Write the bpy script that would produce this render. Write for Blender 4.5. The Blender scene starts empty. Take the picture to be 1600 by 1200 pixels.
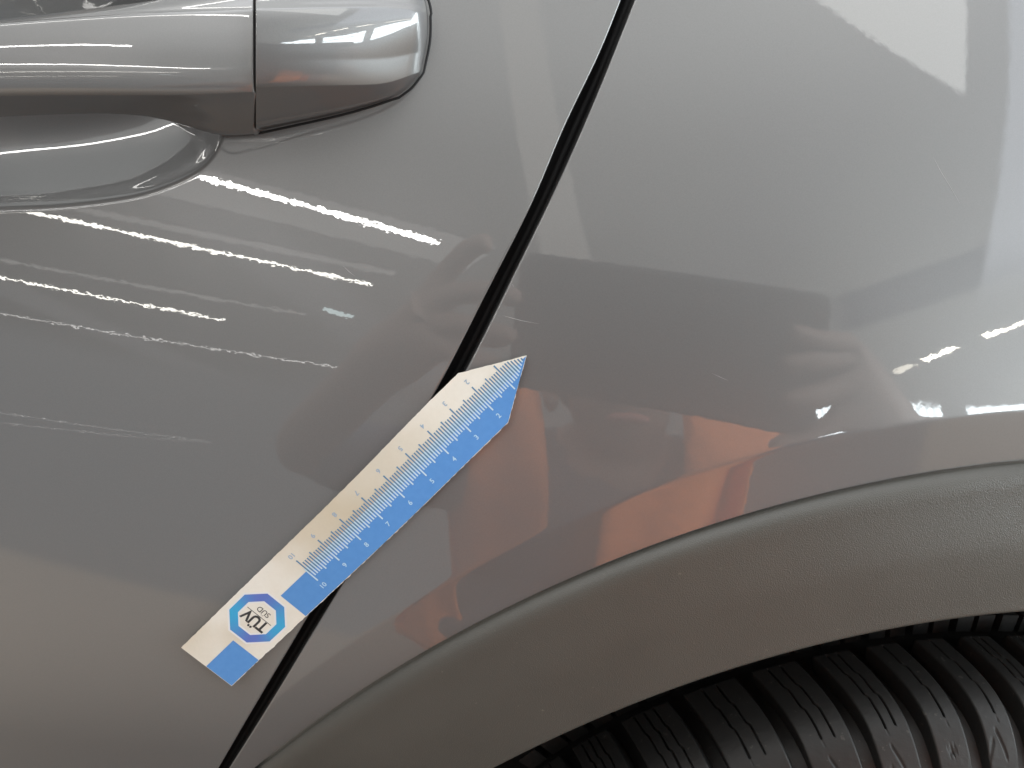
import bpy, math, random
import numpy as np
from mathutils import Vector, Matrix

sc = bpy.context.scene
C = sc.collection
R = math.radians
Z0 = 0.86                                        # height above the floor of the panel point straight ahead of the lens, m

# ---------------------------------------------------------------- camera
cam_d = bpy.data.cameras.new('camera'); cam = bpy.data.objects.new('camera', cam_d); C.objects.link(cam)
cam_d.sensor_width = 36; cam_d.lens = 36 * 1212 / 1600
cam_d.clip_start = 0.02; cam_d.clip_end = 200
cam.location = (0, -0.25 * math.cos(R(25)), Z0 + 0.25 * math.sin(R(25)))
cam.rotation_euler = (R(90 - 25), 0, 0)
sc.camera = cam
sc.render.resolution_x, sc.render.resolution_y = 1024, 768
sc.view_settings.view_transform = 'Standard'; sc.view_settings.look = 'None'
sc.view_settings.exposure = 0; sc.view_settings.gamma = 1
sc.render.engine = 'CYCLES'
sc.cycles.use_denoising = True
sc.cycles.max_bounces = 10; sc.cycles.glossy_bounces = 6
sc.cycles.caustics_reflective = False; sc.cycles.caustics_refractive = False
sc.cycles.sample_clamp_indirect = 8

# ---------------------------------------------------------------- the hall round the car, as a far environment
wld = bpy.data.worlds.new('World'); sc.world = wld; wld.use_nodes = True
nt = wld.node_tree; nt.nodes.clear()
def N(tree, typ, **kw):
    n = tree.nodes.new(typ)
    for k, v in kw.items(): setattr(n, k, v)
    return n
class G:                                         # tiny expression helper for node graphs
    def __init__(self, tree): self.t = tree
    def m(self, op, *a):
        n = N(self.t, 'ShaderNodeMath', operation=op)
        for i, v in enumerate(a):
            if isinstance(v, (int, float)): n.inputs[i].default_value = v
            else: self.t.links.new(v, n.inputs[i])
        return n.outputs[0]
    def step(self, v, e, w):                     # soft step: 0 below e, 1 above
        n = N(self.t, 'ShaderNodeMapRange', interpolation_type='SMOOTHSTEP')
        if isinstance(v, (int, float)): n.inputs[0].default_value = v
        else: self.t.links.new(v, n.inputs[0])
        n.inputs[1].default_value = e - w / 2; n.inputs[2].default_value = e + w / 2
        return n.outputs[0]
    def mix(self, f, a, b):
        n = N(self.t, 'ShaderNodeMix', data_type='RGBA')
        for i, v in ((0, f), (6, a), (7, b)):
            if isinstance(v, (int, float)): n.inputs[i].default_value = v
            elif isinstance(v, tuple): n.inputs[i].default_value = (*v, 1)
            else: self.t.links.new(v, n.inputs[i])
        return n.outputs[2]
    def noise(self, vec, scale, detail=2, rough=0.5):
        n = N(self.t, 'ShaderNodeTexNoise'); n.inputs['Scale'].default_value = scale
        n.inputs['Detail'].default_value = detail; n.inputs['Roughness'].default_value = rough
        if vec is not None: self.t.links.new(vec, n.inputs['Vector'])
        return n.outputs['Fac']
g = G(nt)
tc = N(nt, 'ShaderNodeTexCoord'); sep = N(nt, 'ShaderNodeSeparateXYZ'); nt.links.new(tc.outputs['Generated'], sep.inputs[0])
X, Y, Zz = sep.outputs
el = g.m('MULTIPLY', g.m('ARCSINE', Zz), 57.2958)
az = g.m('MULTIPLY', g.m('ARCTAN2', X, g.m('MULTIPLY', Y, -1.0)), 57.2958)
right = g.m('MULTIPLY_ADD', X, 0.5, 0.5)
def band(v, a, b, w): return g.m('MULTIPLY', g.step(v, a, w), g.m('SUBTRACT', 1.0, g.step(v, b, w)))
# concrete floor, walls, ceiling with its bays
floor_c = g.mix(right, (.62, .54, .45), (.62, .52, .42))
floor_c = g.mix(g.step(el, -34.0, 36.0), (.10, .088, .075), floor_c)  # shade on the floor beside the car, put into the floor colour
wall_c = g.mix(right, (.22, .24, .26), (.62, .65, .63))
nz = g.noise(tc.outputs['Generated'], 3.0, 3)
ceil_c = g.mix(right, (.012, .013, .015), (.92, .95, .91))
ceil_c = g.mix(g.m('MULTIPLY', band(g.m('SINE', g.m('MULTIPLY', g.m('DIVIDE', g.m('ADD', X, g.m('MULTIPLY', Y, .1)), g.m('MAXIMUM', Zz, .08)), 3.2)), .80, 2., .25), .45), ceil_c, (.55, .56, .58))
ceil_c = g.mix(g.m('MULTIPLY', g.step(nz, .55, .2), .25), ceil_c, (.8, .8, .8))
ceil_c = g.mix(g.step(el, 40, 14), ceil_c, g.mix(right, (.62, .64, .63), (1.35, 1.38, 1.36)))
ceil_c = g.mix(g.step(el, 66, 16), ceil_c, (2.4, 2.45, 2.5))  # bright overhead area, added for more diffuse light
thrL = g.m('MAXIMUM', g.m('MINIMUM', g.m('MULTIPLY_ADD', az, -.37, -29.9), -8.0), -24.0)
thr = g.m('ADD', g.m('MULTIPLY', thrL, g.m('SUBTRACT', 1.0, g.step(az, 15, 10))), g.m('MULTIPLY', g.step(az, 15, 10), -2.5))
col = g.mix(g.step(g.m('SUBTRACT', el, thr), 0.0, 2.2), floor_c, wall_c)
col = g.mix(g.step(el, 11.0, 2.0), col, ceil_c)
# dark roof beam, roof lights and the bright gable on the right-hand side
col = g.mix(g.m('MULTIPLY', band(g.m('ADD', el, g.m('MULTIPLY', az, -.12)), 13.9, 16.9, .6), g.step(az, 26, 3)), col, (.22, .25, .30))
post = g.m('ABSOLUTE', g.m('ADD', az, g.m('MULTIPLY_ADD', el, .28, -6.6)))
col = g.mix(g.m('MULTIPLY', g.m('MULTIPLY', g.m('SUBTRACT', 1., g.step(post, 2.6, .7)), g.step(el, 24, 2)), .5), col, (1.5, 1.45, 1.35))
tri = g.m('MULTIPLY', g.step(g.m('ADD', el, g.m('MULTIPLY', az, .965)), 73.5, .8), g.m('SUBTRACT', 1., g.step(g.m('ADD', az, g.m('MULTIPLY', el, -.45)), 26.3, .6)))
tri = g.m('MULTIPLY', tri, g.m('MULTIPLY', g.step(az, 5, 8), g.m('SUBTRACT', 1., g.step(el, 62, 6))))
col = g.mix(g.m('MULTIPLY', tri, .9), col, (3.3, 3.35, 3.25))
gab = g.m('MULTIPLY', g.step(g.m('ADD', az, g.m('MULTIPLY', el, -.45)), 30.5, .8), g.m('MULTIPLY', g.step(el, 19, 6), g.m('SUBTRACT', 1., g.step(az, 85, 10))))
col = g.mix(g.m('MULTIPLY', gab, .85), col, (2.0, 2.15, 2.35))
# glazed gates: corrugated light panels between columns
el_w = g.m('ADD', el, g.m('MULTIPLY', g.m('SUBTRACT', g.m('MAXIMUM', g.m('MINIMUM', az, 42.0), 30.0), 30.0), .12))
el_w2 = g.m('SUBTRACT', el_w, g.m('MULTIPLY', g.m('MAXIMUM', g.m('SUBTRACT', az, 45.0), 0.0), .22))
win = g.m('MULTIPLY', g.m('MULTIPLY', g.step(el, 3.6, .5), g.m('SUBTRACT', 1., g.step(el_w2, 11.9, .5))), g.m('ADD', g.step(az, 14.0, .5), g.m('SUBTRACT', 1., g.step(az, -160.0, .5))))  # band runs on unseen behind the car, added to light the vest
cols_ = g.m('SUBTRACT', 1., band(g.m('FRACT', g.m('DIVIDE', g.m('ADD', az, 3.0), 13.0)), .84, 2, .02))
rail = g.m('SUBTRACT', 1., g.m('MULTIPLY', band(el, 8.3, 8.7, .1), .7))
corr = g.m('MULTIPLY_ADD', g.m('SINE', g.m('MULTIPLY', az, 9.0)), .28, .8)
wc = g.mix(corr, (3.0, 3.6, 4.0), (13.0, 14.4, 14.8))
col = g.mix(g.m('MULTIPLY', g.m('MULTIPLY', win, cols_), rail), col, wc)
col = g.mix(g.m('MULTIPLY', g.m('MULTIPLY', band(el, -32.0, -3.2, 1.5), band(az, 19.0, 35.0, .8)), .8), col, (.20, .20, .23))
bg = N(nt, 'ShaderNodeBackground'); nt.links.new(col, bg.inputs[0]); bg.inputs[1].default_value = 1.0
wo = N(nt, 'ShaderNodeOutputWorld'); nt.links.new(bg.outputs[0], wo.inputs[0])

# ---------------------------------------------------------------- fluorescent rows under the hall ceiling
def tube_row(a, b, z, width, radiance, color=(1, .98, .94)):
    a = Vector((*a, z)); b = Vector((*b, z)); L = (b - a).length
    d = bpy.data.lights.new('ceiling_lamp', 'AREA'); d.shape = 'RECTANGLE'; d.size = L; d.size_y = width
    d.energy = radiance * math.pi * L * width * math.pi / math.pi; d.color = color
    o = bpy.data.objects.new('ceiling_lamp', d); C.objects.link(o)
    o.location = (a + b) / 2; o.rotation_euler = (0, 0, math.atan2(b.y - a.y, b.x - a.x))
    return o
ZC = Z0 + 4.2
tube_row((-7.2, -4.4), (-2.1, -8.2), ZC, .16, 28)
tube_row((-6.5, -1.9), (-3.2, -3.7), ZC, .14, 24)
tube_row((-12.5, 4.4), (-.6, -2.3), ZC, .12, 18)
tube_row((-10.0, 6.6), (-.9, 1.6), ZC, .12, 18)
tube_row((-11.5, -4.9), (-3.8, -9.9), ZC, .13, 15, (1, .97, .88))
tube_row((-16.0, -7.2), (-8.4, -12.0), ZC, .14, 14, (1, .97, .88))
tube_row((-19.5, -9.6), (-6.9, -16.5), ZC, .12, 5)
tube_row((-10.5, 9.4), (-1.0, 4.2), ZC, .10, 16)
tube_row((-9.0, 12.5), (.5, 7.5), ZC, .10, 14)
tube_row((-7.4, -4.9), (-1.5, -8.9), ZC + .05, 1.1, .55)  # not a tube: wide dim strip added for the lighter ceiling round the row
tube_row((-10.3, -5.1), (-3.2, -9.4), ZC, .25, .6)
tube_row((-13.5, -7.3), (-6.0, -11.6), ZC, .20, .8)
tube_row((-5.4, -11.2), (-4.9, -11.8), ZC, .25, 4, (.8, 1, 1))
tube_row((-26.0, -18.0), (-16.5, -24.0), Z0 + 2.15, .10, 7)
tube_row((-30.0, -23.0), (-16.5, -24.0), Z0 + 2.05, .10, 5)
for k, (a, b) in enumerate((((8.85, -14.8), (9.1, -14.2)), ((9.2, -13.9), (9.55, -12.9)), ((9.85, -12.25), (10.4, -11.3)), ((10.7, -10.8), (11.2, -9.8)), ((11.6, -9.2), (12.1, -8.2)))):
    tube_row(a, b, ZC, .30, 6 if k == 0 else 22, (1, .93, .78))


# ---------------------------------------------------------------- geometry of the car side, in centimetres
# panel frame: s along the car, t up the panel, h outwards; the panel leans back by TAU
TAU = math.radians(19.0)
PITCH = math.radians(25.0)
FOC = 1212.0                                    # focal length in photo pixels (1600 wide)
f_ = np.array([0, math.cos(PITCH), -math.sin(PITCH)])
u_ = np.array([0, math.sin(PITCH), math.cos(PITCH)])
CAM = -25.0 * f_                                # camera in world, cm, origin = panel point straight ahead
NX = np.array([1.0, 0, 0]); NT = np.array([0, math.sin(TAU), math.cos(TAU)]); NN = np.array([0, -math.cos(TAU), math.sin(TAU)])

def w2p(P):
    P = np.asarray(P, float); return np.stack([P @ NX, P @ NT, P @ NN], -1)
def p2w(Q):
    Q = np.asarray(Q, float); return Q[..., 0:1] * NX + Q[..., 1:2] * NT + Q[..., 2:3] * NN
CAMP = w2p(CAM)
def ray(px, py):
    px = np.asarray(px, float); py = np.asarray(py, float)
    a = (px - 800) / FOC; b = (600 - py) / FOC
    return a[..., None] * NX + b[..., None] * u_ + f_
def Hb(s, t):                                   # the big soft curvature of the body side
    tn = np.minimum(t, 0)
    tp = np.maximum(t, 0)
    return 0.05 * s - s * s / 300.0 - t * t / 300.0 - 0.00042 * (np.minimum(np.abs(tn), 14.5) ** 3 + 630.75 * np.maximum(np.abs(tn) - 14.5, 0))
def hit(px, py, hf=Hb, off=0.0):                # where the sight line through a photo pixel meets the surface hf+off
    d = w2p(ray(px, py)); k = (off - CAMP[2]) / d[..., 2]
    for _ in range(25):
        P = CAMP + k[..., None] * d
        k = k + (hf(P[..., 0], P[..., 1]) + off - P[..., 2]) / d[..., 2]
    return CAMP + k[..., None] * d
def proj(Pp):                                   # panel cm -> photo pixel
    W = p2w(Pp) - CAM
    z = W @ f_
    return np.stack([800 + FOC * (W @ NX) / z, 600 - FOC * (W @ u_) / z], -1)
class Spl:                                      # natural cubic spline, linear beyond its ends
    def __init__(self, x, y):
        x = np.asarray(x, float); y = np.asarray(y, float); o = np.argsort(x); x = x[o]; y = y[o]
        n = len(x); A = np.eye(n); b = np.zeros(n); hh = np.diff(x)
        for i in range(1, n - 1):
            A[i, i-1] = hh[i-1]; A[i, i] = 2*(hh[i-1]+hh[i]); A[i, i+1] = hh[i]
            b[i] = 6*((y[i+1]-y[i])/hh[i]-(y[i]-y[i-1])/hh[i-1])
        self.x, self.y, self.m, self.h = x, y, np.linalg.solve(A, b), hh
    def __call__(self, q):
        q = np.asarray(q, float); x, y, m, hh = self.x, self.y, self.m, self.h
        qc = np.clip(q, x[0], x[-1]); i = np.clip(np.searchsorted(x, qc) - 1, 0, len(x) - 2)
        a = (x[i+1]-qc)/hh[i]; b = (qc-x[i])/hh[i]
        v = a*y[i]+b*y[i+1]+((a**3-a)*m[i]+(b**3-b)*m[i+1])*hh[i]**2/6
        d0 = (y[1]-y[0])/hh[0]-hh[0]*(m[1]+2*m[0])/6; d1 = (y[-1]-y[-2])/hh[-1]+hh[-1]*(2*m[-1]+m[-2])/6
        return v + np.minimum(q-x[0], 0)*d0 + np.maximum(q-x[-1], 0)*d1
def circfit(x, y):
    A = np.stack([x, y, np.ones_like(x)], -1); b = x*x+y*y
    c = np.linalg.lstsq(A, b, rcond=None)[0]; return c[0]/2, c[1]/2, math.sqrt(c[2]+c[0]**2/4+c[1]**2/4)
P_E2 = np.array([(781,1199),(912,1131),(1037,1084),(1194,1031),(1280,1011),(1406,984),(1505,967),(1600,955)], float)
P_E1 = np.array([(412,1200),(500,1119),(600,1053),(725,987),(850,931),(1037,856),(1225,794),(1412,747),(1600,720)], float)
P_CR = np.array([(420,1120),(500,1025),(600,956),(719,900),(837,844),(975,787),(1119,737),(1225,706),(1406,664),(1600,637)], float)
P_DL = np.array([(970,0),(930,97),(897,165),(870,225),(840,297),(766,445),(700,575),(600,752),(480,964),(438,1035),(400,1099),(341,1200)], float)
P_QR = np.array([(995,0),(930,162),(870,297),(798,445),(733,575),(640,737),(521,940),(486,998),(456,1048),(408,1126),(361,1200)], float)
# ---------------------------------------------------------------- materials
def mat(name):
    m = bpy.data.materials.new(name); m.use_nodes = True
    return m, m.node_tree, m.node_tree.nodes['Principled BSDF']
def setp(b, **kw):
    for k, v in kw.items():
        s = b.inputs[k.replace('_', ' ')]
        s.default_value = (*v, 1) if isinstance(v, tuple) and len(v) == 3 and s.type == 'RGBA' else v
def objco(t):
    return N(t, 'ShaderNodeTexCoord').outputs['Object']
def bump(t, height, dist, strength=1.0):
    n = N(t, 'ShaderNodeBump'); n.inputs['Strength'].default_value = strength; n.inputs['Distance'].default_value = dist
    t.links.new(height, n.inputs['Height']); return n.outputs[0]
def paint(name='grey_car_paint'):
    m, t, b = mat(name); g = G(t); co = objco(t)
    setp(b, Metallic=.36, Roughness=.36, Coat_Weight=1.0, Coat_Roughness=.012, Coat_IOR=1.75)
    n1 = g.noise(co, 5, 2)
    fl = g.m('MULTIPLY', g.noise(co, 2600, 2, .7), .9)
    t.links.new(g.mix(g.m('ADD', g.m('MULTIPLY', n1, .35), fl), (.174, .172, .172), (.230, .227, .226)), b.inputs['Base Color'])
    peel = g.m('ADD', g.m('MULTIPLY', g.noise(co, 380, 2, .45), .55), g.m('MULTIPLY', g.noise(co, 1200, 1, .5), .02))
    t.links.new(bump(t, peel, .0000105), b.inputs['Coat Normal'])
    return m
M_PAINT = paint()
def plastic(name, c, rough, sc_, dist):
    m, t, b = mat(name); g = G(t); co = objco(t)
    setp(b, Roughness=rough)
    dust = g.m('MULTIPLY', g.step(g.noise(co, 520, 2, .6), .755, .04), .32)
    t.links.new(g.mix(dust, g.mix(g.noise(co, 40, 4), c, tuple(v * 1.25 for v in c)), (.30, .28, .22)), b.inputs['Base Color'])
    vor = N(t, 'ShaderNodeTexVoronoi'); vor.inputs['Scale'].default_value = sc_; t.links.new(co, vor.inputs['Vector'])
    h = g.m('ADD', vor.outputs['Distance'], g.noise(co, sc_ * .8, 3))
    t.links.new(bump(t, h, dist), b.inputs['Normal'])
    return m
M_TRIM = plastic('grained_plastic', (.080, .077, .068), .32, 2800, .00007)
M_BLACK, _t, _b = mat('seal_and_shadow_black'); setp(_b, Base_Color=(.006, .006, .007), Roughness=.6)
M_LINER = plastic('liner_felt', (.016, .016, .016), .9, 400, .0006)
def rubber():
    m, t, b = mat('tyre_rubber'); g = G(t); co = objco(t)
    n = g.noise(co, 55, 6, .65); n2 = g.noise(co, 420, 3)
    c = g.mix(n, (.011, .011, .011), (.030, .0295, .0285))
    c = g.mix(g.m('MULTIPLY', g.step(n2, .70, .06), .5), c, (.09, .085, .075))
    t.links.new(c, b.inputs['Base Color']); setp(b, Roughness=.52)
    t.links.new(bump(t, g.m('ADD', n2, g.m('MULTIPLY', n, 3.0)), .00012), b.inputs['Normal'])
    return m
M_TYRE = rubber()
def flat(name, c, rough=.5, **kw):
    m, t, b = mat(name); setp(b, Base_Color=c, Roughness=rough, **kw); return m

# ---------------------------------------------------------------- mesh helpers
def place(P):                                    # panel cm -> world metres
    return p2w(P) / 100 + np.array([0, 0, Z0])
def link(name, me, parent):
    o = bpy.data.objects.new(name, me); C.objects.link(o)
    if parent is not None:
        o.parent = parent
        b = parent.get('_base') or (0, 0, 0)
        o.location = (0, 0, 0)
    return o
def mesh_from(V, F, m, name, smooth=True):
    me = bpy.data.meshes.new(name); me.from_pydata([tuple(v) for v in V], [], [tuple(f) for f in F]); me.validate()
    me.materials.append(m)
    me.polygons.foreach_set('use_smooth', [smooth] * len(me.polygons)); me.update()
    return me
def grid_mesh(W, m, name, flip=False, smooth=True, mats=None, mat_id=None):
    a, b = W.shape[:2]
    V = W.reshape(-1, 3)
    i, j = np.meshgrid(np.arange(a - 1), np.arange(b - 1), indexing='ij')
    q = (i * b + j).ravel()
    F = np.stack([q, q + 1, q + b + 1, q + b], -1)
    if flip: F = F[:, ::-1]
    me = bpy.data.meshes.new(name); nf = len(F)
    me.vertices.add(len(V)); me.vertices.foreach_set('co', V.astype(np.float32).ravel())
    me.loops.add(nf * 4); me.loops.foreach_set('vertex_index', F.astype(np.int32).ravel())
    me.polygons.add(nf); me.polygons.foreach_set('loop_start', (np.arange(nf) * 4).astype(np.int32))
    me.polygons.foreach_set('loop_total', np.full(nf, 4, np.int32))
    me.polygons.foreach_set('use_smooth', np.full(nf, smooth))
    me.materials.append(m)
    me.update(); me.validate()
    return me
def sheet(name, P, m, parent, flip=False, smooth=True):
    return link(name, grid_mesh(place(P), m, name, flip, smooth), parent)

def tag(o, **kw):
    for k, v in kw.items(): o[k] = v
    return o
car = bpy.data.objects.new('car', None); C.objects.link(car); car.empty_display_size = .1
tag(car, label='glossy grey car seen close up at its rear door edge, wheel arch and tyre', category='car')

# ---------------------------------------------------------------- curves on the panels
def onp(Pp, off=0.0):
    return hit(Pp[:, 0], Pp[:, 1], off=off)
q = onp(P_DL); L_of_t = Spl(q[:, 1], q[:, 0] - .05)
q = onp(P_QR); R_of_t = Spl(q[:, 1], q[:, 0])
AC = np.array([18.8, -40.2])                     # centre of the arch on the panel
def polar(q):
    d = q[:, :2] - AC; return np.arctan2(d[:, 1], d[:, 0]), np.hypot(d[:, 0], d[:, 1])
def polspl(P, off):
    th, r = polar(onp(P, off)); c = np.polyfit(th, r, 2)
    lo, hi = th.min() - .12, th.max() + .12
    return lambda x: np.polyval(c, np.clip(x, lo, hi)), (th.min(), th.max())
r2f, rg2 = polspl(P_E2, .30)
r1f, rg1 = polspl(P_E1, .10)
rcf, rgc = polspl(P_CR, .12)
def flare(s, t):                                 # the crease round the wheel arch and the flat band below it
    th = np.arctan2(t - AC[1], s - AC[0]); r = np.hypot(s - AC[0], t - AC[1])
    w = r - rcf(th)
    a = np.clip((th - 1.55) / .7, 0, 1)
    F = .085 - .04 * a
    k = .17 - .05 * a
    up = F * np.exp(-np.maximum(w, 0) / 2.2)
    e = .045
    dn = -k * e * np.logaddexp(0, -w / e)
    return up + dn
def Hq(s, t): return Hb(s, t) + flare(s, t)

# ---------------------------------------------------------------- door skin with its handle pocket
RIM = np.array([(-420,330),(-260,338),(-120,338),(0,333),(100,328),(200,315),(262,297),(312,272),(340,243),(352,214),(356,180),(350,120),(330,60),(300,0),(250,-50),(100,-80),(-120,-95),(-300,-80),(-420,-60)], float)
rim = onp(RIM)[:, :2]
def smooth_closed(P, n=240):
    m_ = len(P); out = []
    for i in range(m_):
        p0, p1, p2, p3 = P[i-1], P[i], P[(i+1) % m_], P[(i+2) % m_]
        for k in range(max(2, n // m_)):
            u = k / max(2, n // m_)
            out.append(.5*((2*p1)+(-p0+p2)*u+(2*p0-5*p1+4*p2-p3)*u*u+(-p0+3*p1-3*p2+p3)*u**3))
    return np.array(out)
def sdf(poly, s, t):                             # signed distance, positive inside
    A = poly; B = np.roll(poly, -1, 0)
    d2 = np.full(s.shape, 1e9); ins = np.zeros(s.shape, bool)
    for a, b in zip(A, B):
        e = b - a; px_, py_ = s - a[0], t - a[1]
        k = np.clip((px_ * e[0] + py_ * e[1]) / (e @ e), 0, 1)
        d2 = np.minimum(d2, (px_ - k * e[0]) ** 2 + (py_ - k * e[1]) ** 2)
        c = ((a[1] > t) != (b[1] > t))
        if abs(e[1]) > 1e-9: ins ^= c & (s < e[0] * (t - a[1]) / e[1] + a[0])
    return np.where(ins, 1, -1) * np.sqrt(d2)
rimc = smooth_closed(rim)
PAD = np.array([(330,-60),(330,180),(352,236),(400,232),(470,212),(560,187),(610,165),(640,142),(664,108),(682,55),(682,10),(668,-25),(620,-60)], float)
padc = smooth_closed(onp(PAD)[:, :2], 130)
def Hd(s, t):
    h = Hb(s, t)
    w = sdf(rimc, s, t)
    wi = np.maximum(w, 0); W = 3.6
    bowl = 1.75 * np.sin(np.clip(wi / W, 0, 1) * math.pi / 2) ** 1.0
    rr = .30                                     # rounded rim
    bowl = bowl * (1 - np.exp(-(wi / rr) ** 1.3))
    p = sdf(padc, s, t)
    pad = .007 / (1 + np.exp(-np.clip(p / .016, -30, 30)))
    return h - bowl - pad
ts = np.concatenate([np.linspace(-27, 4.6, 300), np.linspace(4.64, 11.6, 330), np.linspace(11.7, 25, 100)]); us = np.linspace(0, 1, 640)
tt, uu = np.meshgrid(ts, us, indexing='ij')
Lt = L_of_t(ts)[:, None]
ss = -34 + (Lt + 34) * (1 - (1 - uu) ** 1.12)
P = np.stack([ss, tt, np.zeros_like(ss)], -1)
P[..., 2] = Hb(ss, tt)
msk = (sdf(rimc, ss, tt) > -.6) | (sdf(padc, ss, tt) > -.5)
P[..., 2][msk] = Hd(ss[msk], tt[msk])
# hem: a tight rounded edge going into the shut line
def roll(edge, dirs, r, depth, n=9, tail=4, slant=0.0):
    out = []
    for k in range(1, n + 1):
        a = (math.pi / 2) * k / n
        out.append(edge + dirs * (r * math.sin(a)) - np.array([0, 0, 1.0]) * (r * (1 - math.cos(a))))
    base = out[-1]
    for k in range(1, tail + 1): out.append(base - np.array([0, 0, 1.0]) * (depth * k / tail) - dirs * (-slant * k))
    return np.stack(out, 1)
edge = P[:, -1, :]
tan = np.gradient(edge, axis=0); dr = np.stack([tan[:, 1], -tan[:, 0], np.zeros(len(tan))], -1); dr /= np.linalg.norm(dr, axis=1)[:, None]
P = np.concatenate([P, roll(edge, dr, .05, 1.3)], 1)
door = sheet('door', P, M_PAINT, car, flip=True)

# ---------------------------------------------------------------- rear quarter panel
thg = np.linspace(1.15, 2.75, 500)
e1s = AC[0] + (r1f(thg) + .01) * np.cos(thg); e1t = AC[1] + (r1f(thg) + .01) * np.sin(thg)
o = np.argsort(e1s); E1t = lambda s: np.interp(s, e1s[o], e1t[o])
na, nb = 560, 460
a_, b_ = np.meshgrid(np.linspace(0, 1, na) ** 1.15, np.linspace(0, 1, nb) ** 1.25, indexing='ij')
s_ = np.zeros_like(a_); t_ = np.zeros_like(a_)
for _ in range(60):
    t_ = E1t(s_) + b_ * (25 - E1t(s_)); s_ = .5 * s_ + .5 * (R_of_t(t_) + a_ * (34 - R_of_t(t_)))
P = np.stack([s_, t_, Hq(s_, t_)], -1)
edge = P[0]; tan = np.gradient(edge, axis=0); dr = np.stack([-tan[:, 1], tan[:, 0], np.zeros(len(tan))], -1); dr /= np.linalg.norm(dr, axis=1)[:, None]
rl = roll(edge, dr, .06, 1.5, n=14, tail=8, slant=.022)              # (nb, k, 3)
P = np.concatenate([np.transpose(rl, (1, 0, 2))[::-1], P], 0)
lowr = []
for dh, dt in ((-.45, -.02), (-.15, -.02), (-.025, -.018), (-.008, -.008)):
    q = P[:, 0].copy(); q[:, 2] += dh; q[:, 1] += dt; lowr.append(q)
P = np.concatenate([np.stack(lowr, 1), P], 1)
quarter = sheet('rear_quarter_panel', P, M_PAINT, car, flip=True)

# rubber seal at the bottom of the shut line
tv = np.linspace(-27, 25, 120)
mid = (L_of_t(tv) + R_of_t(tv)) / 2; hb = Hb(mid, tv)
prof = [(-.55, -1.2), (-.30, -1.25), (-.12, -1.12), (0, -1.05), (.12, -1.12), (.30, -1.25), (.75, -1.2), (1.1, -.9)]
P = np.stack([np.stack([mid + a, tv, hb + b], -1) for a, b in prof], 1)
sheet('door_seal', P, M_BLACK, car, flip=True)

# ---------------------------------------------------------------- wheel arch trim
th = np.linspace(1.12, 2.62, 420)
prof = [(.983, -.75), (.983, -.50), (.983, -.25), (.983, -.06), (.981, .05), (.973, .14), (.958, .225), (.935, .305), (.905, .362), (.87, .388), (.835, .39), (.79, .380), (.73, .374), (.66, .376), (.58, .384), (.52, .388), (.47, .384), (.42, .368), (.34, .333), (.22, .277), (.10, .222), (.03, .197), (.008, .172), (-.003, .11), (.0, .05), (.02, -.3), (.06, -1.6)]
pq = np.array(prof)
# resample the profile smoothly
kk = np.linspace(0, len(pq) - 1, 110); sx = Spl(np.arange(len(pq)), pq[:, 0]); sy = Spl(np.arange(len(pq)), pq[:, 1])
Q, Hh = sx(kk), sy(kk)
r1, r2 = r1f(th)[:, None], r2f(th)[:, None]
rr = r2 + Q[None] * (r1 - r2)
s_ = AC[0] + rr * np.cos(th)[:, None]; t_ = AC[1] + rr * np.sin(th)[:, None]
wgt = np.clip(Q, 0, 1)[None]
fl = flare(AC[0] + r1 * np.cos(th)[:, None], AC[1] + r1 * np.sin(th)[:, None])
h_ = Hb(s_, t_) + Hh[None] + .08 * (1 - wgt) + fl * wgt
sheet('wheel_arch_trim', np.stack([s_, t_, h_], -1), M_TRIM, car)

# ---------------------------------------------------------------- tyre (world frame, axis along y)
WC = np.array([21.0, -41.0]); RT = 28.15
def tyre_r(y):                                   # radius of the tread surface against depth, cm
    xs = [-3.4, -3.0, -2.6, -2.2, -1.7, -1.05, -.3, .6, 1.6, 2.8, 6, 11, 17, 21, 22.4, 23]
    ys = [20.0, 21.6, 23.6, 25.2, 26.35, 27.15, 27.62, 27.88, 28.0, 28.08, 28.15, 28.15, 28.1, 27.6, 26.4, 23]
    return Spl(xs, ys)(y)
def cyl(r, y, a):                                # wheel polar -> world metres
    return np.stack([(WC[0] + r * np.sin(a)) / 100, np.broadcast_to(y, np.shape(r * a)) / 100, (WC[1] + r * np.cos(a)) / 100 + Z0], -1)
def ang(px, py, y=-1.0):
    d = ray(px, py); k = (y - CAM[1]) / d[1]; W = CAM + k * d
    return math.atan2(W[0] - WC[0], W[2] - WC[1])
y_ = np.concatenate([np.linspace(-3.4, 3, 60), np.linspace(3.2, 23, 70)]); a_ = np.linspace(-1.0, .8, 300)
yy, aa = np.meshgrid(y_, a_, indexing='ij')
rr = tyre_r(yy) - .98 * np.clip((yy + 2.75) / .25, 0, 1) * np.clip((22.6 - yy) / .3, 0, 1)
tyre = link('tyre', grid_mesh(cyl(rr, yy, aa), M_TYRE, 'tyre', flip=True), car)
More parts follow.
